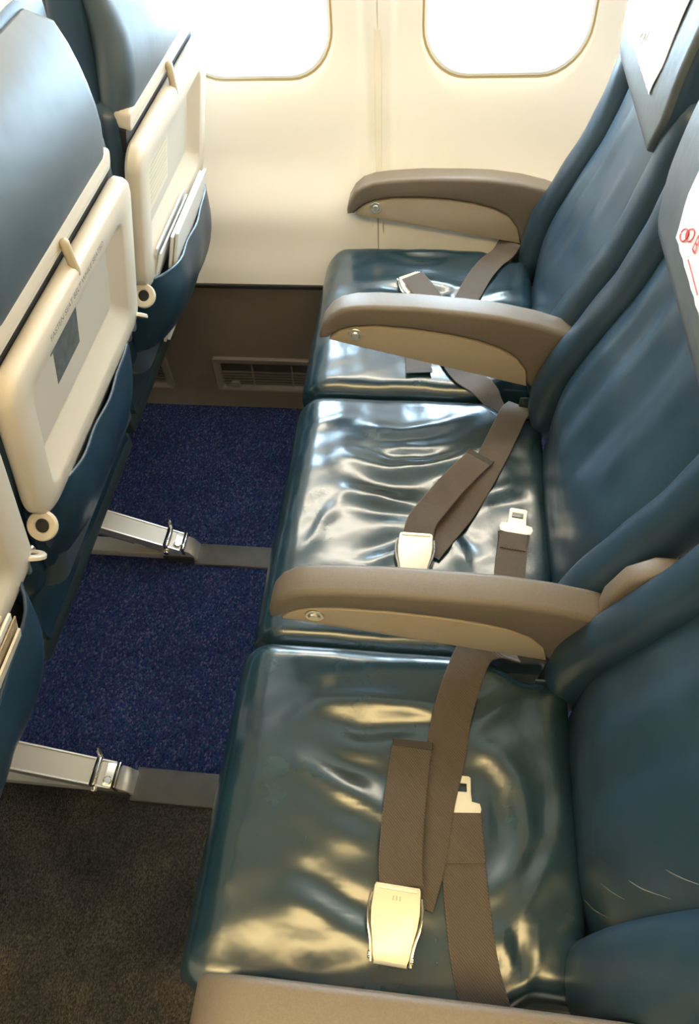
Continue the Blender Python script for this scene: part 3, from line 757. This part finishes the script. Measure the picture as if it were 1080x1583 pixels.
# sloping ledge between rim and recess floor carries the text: h from -.009..-.030, n from -.0016..-.0185
def ledge(yc):
    def fn(a, b, t):
        h = -.018+b*0.9
        return TL(yc+a, h, t)
    return fn
text('FASTEN SEAT BELT WHILE SEATED', 0.0125, ledge(YM-0.01), 'print_dark', trm)
stk = [(-.075, -.050), (-.078, -.075), (-.070, -.075), (-.072, -.128), (.012, -.128), (.017, -.050)]
obj('sticker', prism([(YM+a, b) for a, b in stk], TL, -.0188, -.0182), 'sticker_dark', trm, smooth=False)
obj('placard', prism([(YW+a, b) for a, b in [(-.118, -.060), (-.118, -.150), (.0, -.150), (.0, -.050), (-.06, -.050)]], TL, -.0188, -.0182), 'placard', trw, smooth=False)
for k in range(9):
    obj('print_line', prism([(YW-.110, -.066-k*.0088), (YW-.110, -.0685-k*.0088), (YW-.012+.004*(k % 3), -.0685-k*.0088), (YW-.012+.004*(k % 3), -.066-k*.0088)], TL, -.0182, -.0180), 'latch_tan', trw, smooth=False)
obj('placard_edge', prism([(YW-.1215, -.058), (YW-.1215, -.152), (YW-.1185, -.152), (YW-.1185, -.058)], TL, -.0188, -.0178), 'print_dark', trw, smooth=False)
def logo(yc, zc, key, parent, m='print_red'):
    def xs(z):
        t = ((z-0.836)/0.305) if key != 'window' else (z-0.858)/0.283
        return sinterp(FRONT, z)-0.030-0.010*math.sin(math.pi*min(1, t*1.2))-0.0038
    def S(a, b, t=0): z = zc+b; return (xs(z)-t, yc-a, z)
    for k, (ox, oz) in enumerate(((-.008, -.004), (.008, .006))):
        ang = math.radians(35); pts = []
        for i in range(25):
            q = 2*math.pi*i/24; a, b = .0125*math.cos(q), .0065*math.sin(q)
            pts.append(S(ox+a*math.cos(ang)-b*math.sin(ang), oz+a*math.sin(ang)+b*math.cos(ang)))
        obj('logo_loop', tube(pts, 0.0008, 6), m, parent)
    obj('logo_dot', disc(S(0, 0.001, 0), (-1, 0, 0), .0042, .0006, 12), m, parent)
    text('B', 0.026, lambda a, b, t: S(a+.034, b+.010, t), m, parent)
    obj('logo_line', tube([S(.03, -.010), S(.09, -.012)], 0.0006, 6), m, parent)
hc = [c for c in hrm.children if c.name.startswith('headrest_cover')][0]
def reparent_logo():
    # lettering belongs to the headrest (thing > part > sub-part)
    logo(0.757, 0.915, 'middle', hrm, 'print_red'); logo(1.20, 0.952, 'window', hrw, 'print_faint')
reparent_logo()

# ------------------------------------------------------------------ armrests
CAP = [(-.196, .561), (-.1955, .572), (-.190, .590), (-.178, .610), (-.160, .625), (-.135, .633), (-.10, .637), (-.04, .640), (.04, .639), (.10, .636), (.16, .627), (.21, .614), (.245, .600), (.258, .570), (.250, .520), (.225, .490), (.182, .488), (.170, .500), (.160, .530), (.140, .555), (.110, .572), (.070, .584), (.020, .592), (-.040, .597), (-.100, .597), (-.140, .591), (-.160, .582), (-.172, .572), (-.180, .563)]
PAN = [(-.178, .561), (.172, .494), (.163, .528), (.143, .553), (.112, .570), (.070, .582), (.020, .590), (-.040, .595), (-.100, .595), (-.140, .589), (-.160, .580), (-.171, .571)]
def armrest(y, w, rot, label, dz=0.0):
    o = thing('armrest', (0.20, y, 0.49), label, 'armrest', 'armrests of the rear row')
    c, s = math.cos(rot), math.sin(rot); px, pz = 0.22, 0.56
    def A_(a, b, t):
        a2, b2 = a-px, b-pz; return (px+a2*c+b2*s, y+t, pz-a2*s+b2*c+dz)
    obj('cap', prism(CAP, A_, -w/2, w/2, 0.0085, 4), 'armrest_cap', o)
    pp = []
    for a, b in PAN: pp.append((a, b))
    for sd in (-1, 1):
        pn = obj('side_panel', prism(pp, A_, sd*(w/2-.0175), sd*(w/2-.0012), 0.0015, 2), 'armrest_panel', o)
        if sd == -1:
            obj('button_ring', ring(A_(-.134, .583-.006, -w/2+.0012), (0, -1, 0), .0080, .0128, .0025, 20), 'button_metal', pn)
            obj('recline_button', disc(A_(-.134, .583-.006, -w/2+.0012), (0, -1, 0), .0076, .0050, 18, .0015), 'button_metal', pn)
    obj('core', prism([(a, b) for a, b in PAN], A_, -w/2+.018, w/2-.018), 'armrest_panel', o)
    if 0.3 < y < 0.6: obj('hinge_cover', prism([(.205, .56), (.205, .640), (.218, .685), (.245, .708), (.285, .708), (.32, .67), (.325, .56), (.26, .54)], lambda a, b, t: (a+.012, y+t, b), -w*0.28, w*0.28, 0.006, 3), 'armrest_cap', o)
    obj('mount_arm', prism([(.19, .49), (.25, .50), (.24, .36), (.18, .36)], lambda a, b, t: (a, y+t, b), -.010, .010, 0.003), 'dark_shell', o)
    return o
armrest(0.006, 0.056, 0.0, 'tan armrest cap cut off by the bottom edge of the photo')
armrest(0.4505, 0.046, 0.008, 'brown armrest between the nearest seat and the middle seat')
armrest(0.973, 0.046, 0.075, 'brown armrest between the middle seat and the window seat, lit blue')
armrest(1.416, 0.046, -0.012, 'brown armrest against the cream cabin wall')

# ------------------------------------------------------------------ seat belts
def top(key, x, y, h=0.0):
    y0, y1 = CUSH[key]; return (x, y, cushion_top(key, x, y, y0, y1)+h)
def strap(parent, key, pts, w, name='webbing', m='webbing', k=7):
    P = []
    for p in pts:
        if len(p) == 3: P.append(top(key, *p))
        else: P.append(p[:3])
    return obj(name, ribbon(P, w, k=k), m, parent)
def buckle(parent, c, ax, n, L=0.074, W=0.054):
    ax = Vector(ax).normalized(); n = Vector(n).normalized(); b = ax.cross(n).normalized(); n = b.cross(ax); c = Vector(c)
    def F_(p, q, t): return tuple(c+ax*p+b*q+n*t)
    out = [(L/2, -.45*W), (L/2-.003, -.48*W), (.012, -.50*W), (-.004, -.47*W), (-.020, -.40*W), (-L/2+.004, -.36*W), (-L/2, -.33*W)]
    out = out+[(p, -q) for p, q in reversed(out)]
    bk = obj('buckle_lever', prism(out, F_, .009, .013, .0015, 2), 'buckle_metal', parent)
    obj('buckle_body', prism([(p*0.93, q*1.02) for p, q in out], F_, .0, .0088, .001), 'aluminium_dull', parent)
    obj('lever_lip', prism(rrect(L/2-.006, L/2-.0005, -.42*W, .42*W, .002, 3), F_, .012, .0145, .001), 'buckle_metal', bk)
    obj('lever_roll', tube([F_(-L/2+.001, -.33*W, .0085), F_(-L/2+.001, .33*W, .0085)], .0045, 10), 'buckle_metal', bk)
    for s in (-1, 1):
        path = [F_(p, s*q, .009) for p, q in ((L/2-.010, .525*W), (.012, .555*W), (-.004, .52*W), (-.018, .445*W), (-L/2+.006, .405*W), (-L/2-.002, .40*W))]
        obj('side_rail', tube(catmull(path, 4), .0018, 8), 'chrome', parent)
        obj('hinge_pin', disc(F_(-L/2+.004, s*.41*W, .009), b*s, .0038, .003, 12, .001), 'chrome', parent)
    for q in (-0.07, 0, .07):
        obj('lever_mark', prism(rrect(L/2-.016, L/2-.011, q*W-.0006, q*W+.0006, .0004, 2), F_, .0129, .0132), 'latch_tan', bk)
def tongue(parent, c, ax, n, L=0.048, W=0.046):
    ax = Vector(ax).normalized(); n = Vector(n).normalized(); b = ax.cross(n).normalized(); n = b.cross(ax); c = Vector(c)
    def F_(p, q, t): return tuple(c+ax*p+b*q+n*t)
    w1, w2 = .30*W, .52*W
    outer = [(L, -w1+.003), (L-.003, -w1), (.018, -w1-.001), (.016, -w2), (.010, -w2-.002), (.002, -w2), (0, -.36*W), (0, .36*W), (.002, w2), (.010, w2+.002), (.016, w2), (.018, w1+.001), (L-.003, w1), (L, w1-.003)]
    hole = [(L-.009, -w1+.005), (L-.009, w1-.005), (L-.019, w1-.005), (L-.019, -w1+.005)]
    # plate with a square hole: four bars plus the lower plate
    lo = [(p, q) for p, q in outer if p <= L-.019] 
    lo = [(L-.019, -w1)]+lo+[(L-.019, w1)]
    pl = obj('tongue', prism(lo, F_, 0, .0024, .0006, 1), 'buckle_metal', parent)
    obj('tongue_tip', prism([(L-.009, -w1), (L-.002, -w1), (L, -w1+.003), (L, w1-.003), (L-.002, w1), (L-.009, w1)], F_, 0, .0024, .0006, 1), 'buckle_metal', pl)
    for s in (-1, 1):
        q0, q1 = sorted((s*w1, s*(w1-.005)))
        obj('tongue_rail', prism([(L-.0195, q0), (L-.0085, q0), (L-.0085, q1), (L-.0195, q1)], F_, 0, .0024, .0006, 1), 'buckle_metal', pl)
BG = 'loose seat belt halves'
# nearest seat: buckle half from the far rear corner
b = thing('seat_belt', top('aisle', -.010, .10), 'brown belt half with cream metal buckle on the nearest seat', 'seat belt', BG)
strap(b, 'aisle', [(.135, .470, .440, 0), (.100, .452, .488, 0), (.078, .436, .006), (.062, .395, .004), (.049, .345, .005), (.041, .29, .005), (.029, .235, .010), (.021, .175, .008), (.008, .125, .006)], 0.050)
strap(b, 'aisle', [(-.004, .140, .014), (-.007, .17, .015), (-.006, .22, .013), (-.003, .27, .012), (.0, .300, .010)], 0.050, 'loose_end')
strap(b, 'aisle', [(.0, .297, .0115), (.0004, .306, .0110)], 0.0505, 'hem', 'webbing_hem')
buckle(b, top('aisle', -.010, .104, .003), (.05, 1, 0.06), (0, -.05, 1))
b = thing('seat_belt', top('aisle', .070, .06), 'brown belt half with bare metal tongue on the nearest seat', 'seat belt', BG)
strap(b, 'aisle', [(.105, .018, .46, 0), (.092, .030, .003), (.080, .065, .004), (.072, .11, .005), (.066, .16, .006), (.063, .20, .007), (.061, .228, .007)], 0.050)
strap(b, 'aisle', [(.0665, .172, .0085), (.064, .20, .0100), (.062, .226, .0100)], 0.047, 'stitched_fold')
tongue(b, top('aisle', .060, .222, .008), (-.02, 1, -.04), (0, .04, 1))
# middle seat
b = thing('seat_belt', top('middle', -.01, .61), 'brown belt half with cream buckle and folded end on the middle seat', 'seat belt', BG)
strap(b, 'middle', [(.165, .955, .445, 0), (.150, .925, .458, 0), (.136, .890, .005), (.112, .825, .005), (.085, .76, .006), (.055, .70, .006), (.025, .65, .006), (.005, .617, .006)], 0.050)
strap(b, 'middle', [(-.008, .635, .015), (-.004, .665, .020), (.015, .70, .022), (.042, .745, .020), (.070, .785, .016), (.090, .812, .011)], 0.048, 'loose_end')
strap(b, 'middle', [(.086, .806, .0125), (.092, .815, .0115)], 0.050, 'hem', 'webbing_hem')
buckle(b, top('middle', -.012, .607, .004), (.02, 1, 0.05), (0, -.05, 1))
b = thing('seat_belt', top('middle', .14, .6), 'belt half with upright cream tongue on the middle seat', 'seat belt', BG)
strap(b, 'middle', [(.150, .470, .44, 0), (.142, .490, .004), (.134, .53, .005), (.133, .58, .006), (.137, .62, .007), (.143, .665, .008)], 0.046)
strap(b, 'middle', [(.1385, .630, .0095), (.141, .65, .0105), (.1432, .666, .0105)], 0.040, 'stitched_fold')
tongue(b, top('middle', .1435, .660, .010), (.14, 1, .02), (0, -.02, 1))
# window seat
b = thing('seat_belt', top('window', -.05, 1.25), 'greyish belt half with buckle standing on the window seat', 'seat belt', BG)
strap(b, 'window', [(.135, .962, .415, 0), (.115, .968, .446, 0), (.092, .985, .004), (.060, 1.015, .005), (.035, 1.06, .006), (.018, 1.12, .007), (.004, 1.165, .010), (-.012, 1.205, .018), (-.032, 1.236, .026), (-.050, 1.262, .026)], 0.050)
strap(b, 'window', [(-.048, 1.232, .006), (-.046, 1.20, .006), (-.040, 1.14, .006), (-.030, 1.07, .006), (-.024, 1.012, .006)], 0.048, 'loose_end')
strap(b, 'window', [(-.0245, 1.018, .0072), (-.0235, 1.008, .0072)], 0.050, 'hem', 'webbing_hem')
buckle(b, top('window', -.046, 1.256, .006), (.45, -.8, -.02), (-.05, .02, 1), L=0.056, W=0.058)
b = thing('seat_belt', top('window', .09, 1.3), 'brown belt half hanging from the wall side of the window seat', 'seat belt', BG)
strap(b, 'window', [(.170, 1.415, .462, 0), (.155, 1.402, .492, 0), (.138, 1.372, .004), (.112, 1.335, .006), (.088, 1.290, .006), (.068, 1.24, .006), (.058, 1.205, .006), (.050, 1.15, .006)], 0.050)
strap(b, 'window', [(.068, 1.238, .0085), (.058, 1.205, .0090), (.050, 1.155, .0085)], 0.047, 'stitched_fold')
tongue(b, top('window', .051, 1.155, .008), (-.12, -1, 0), (0, 0, 1))

# ------------------------------------------------------------------ magazines and papers in the pockets
def sheet(y0, y1, h0, h1, n0, n1, th, m, label, cat, group, lean=0.0, curl=0.0):
    T = TL; V = []; N = 10; rings = []
    for i in range(N+1):
        t = i/N; h = h0+(h1-h0)*t; n = n0+(n1-n0)*t+curl*t*t
        ya, yb = y0+lean*t, y1+lean*t
        rings.append([T(ya, h, n), T(yb, h, n), T(yb, h, n+th), T(ya, h, n+th)])
    d = loft(rings); c = T((y0+y1)/2, h0, n0)
    return thing_mesh('magazine' if cat == 'magazine' else 'leaflet', d, m, c, label, cat, group, smooth=False)
W_ = YW
specs = [(-.150, .030, -.275, -.195, -.018, -.002, .0022, 'paper', 'thin white leaflet closest to the tray in the wall-side pocket', 'leaflet'),
         (-.155, .036, -.275, -.190, -.013, .002, .0016, 'paper_grey', 'grey-white leaflet behind the first one in the wall-side pocket', 'leaflet'),
         (-.158, .030, -.275, -.196, -.009, .007, .0030, 'paper', 'white folded brochure in the middle of the wall-side pocket stack', 'leaflet'),
         (-.108, .115, -.44, -.195, -.004, .013, .0050, 'paper', 'thick white magazine in the wall-side seat pocket', 'magazine'),
         (-.10, .12, -.44, -.192, .002, .020, .0050, 'paper', 'outermost white magazine in the wall-side pocket with bright cover', 'magazine')]
for y0, y1, h0, h1, n0, n1, th, m, lb, ct in specs:
    sheet(W_+y0, W_+y1, h0, h1, n0, n1, th, m, lb, ct, 'papers in the pocket by the wall')
YA = SEATS['aisle']['yc']
specs = [(-.12, .075, -.31, -.198, -.012, -.004, .010, 'paper', 'thick white booklet closest to the tray at the left edge', 'magazine'),
         (-.12, .108, -.31, -.196, .000, .008, .0022, 'paper_cream', 'first thin cream leaflet next to the white booklet, left edge', 'leaflet'),
         (-.12, .110, -.31, -.203, .003, .0115, .0018, 'paper_tan', 'thin tan leaflet inside the cream stack at the left edge', 'leaflet'),
         (-.12, .114, -.31, -.198, .0055, .0145, .0030, 'paper', 'pale leaflet in the middle of the left edge stack', 'leaflet'),
         (-.12, .116, -.31, -.208, .009, .019, .0016, 'paper_tan', 'tan-edged sheet just inside the outermost paper at the left edge', 'leaflet'),
         (-.12, .110, -.31, -.226, .011, .022, .0030, 'paper_cream', 'outermost cream paper of the left edge stack', 'leaflet')]
for y0, y1, h0, h1, n0, n1, th, m, lb, ct in specs:
    sheet(YA+y0, YA+y1, h0, h1, n0, n1, th, m, lb, ct, 'papers in the pocket at the left edge')
sheet(YM-.13, YM+.15, -.31, -.256, -.020, -.012, .004, 'paper', 'white card peeking out under the tray with grey sticker', 'leaflet', None)

# daylight sampling guides at the window openings
for mirror in (False,):
    for k in NW:
        ld = bpy.data.lights.new('window_portal', 'AREA'); ld.shape = 'RECTANGLE'; ld.size = 0.24; ld.size_y = 0.33
        ld.cycles.is_portal = True
        lo = bpy.data.objects.new('window_portal', ld); COL.objects.link(lo)
        y = 1.604 if not mirror else 2*YC-1.604
        lo.location = (WX0+k*PITCH, y, 0.985); lo.rotation_euler = (math.radians(-90 if not mirror else 90), 0, 0)
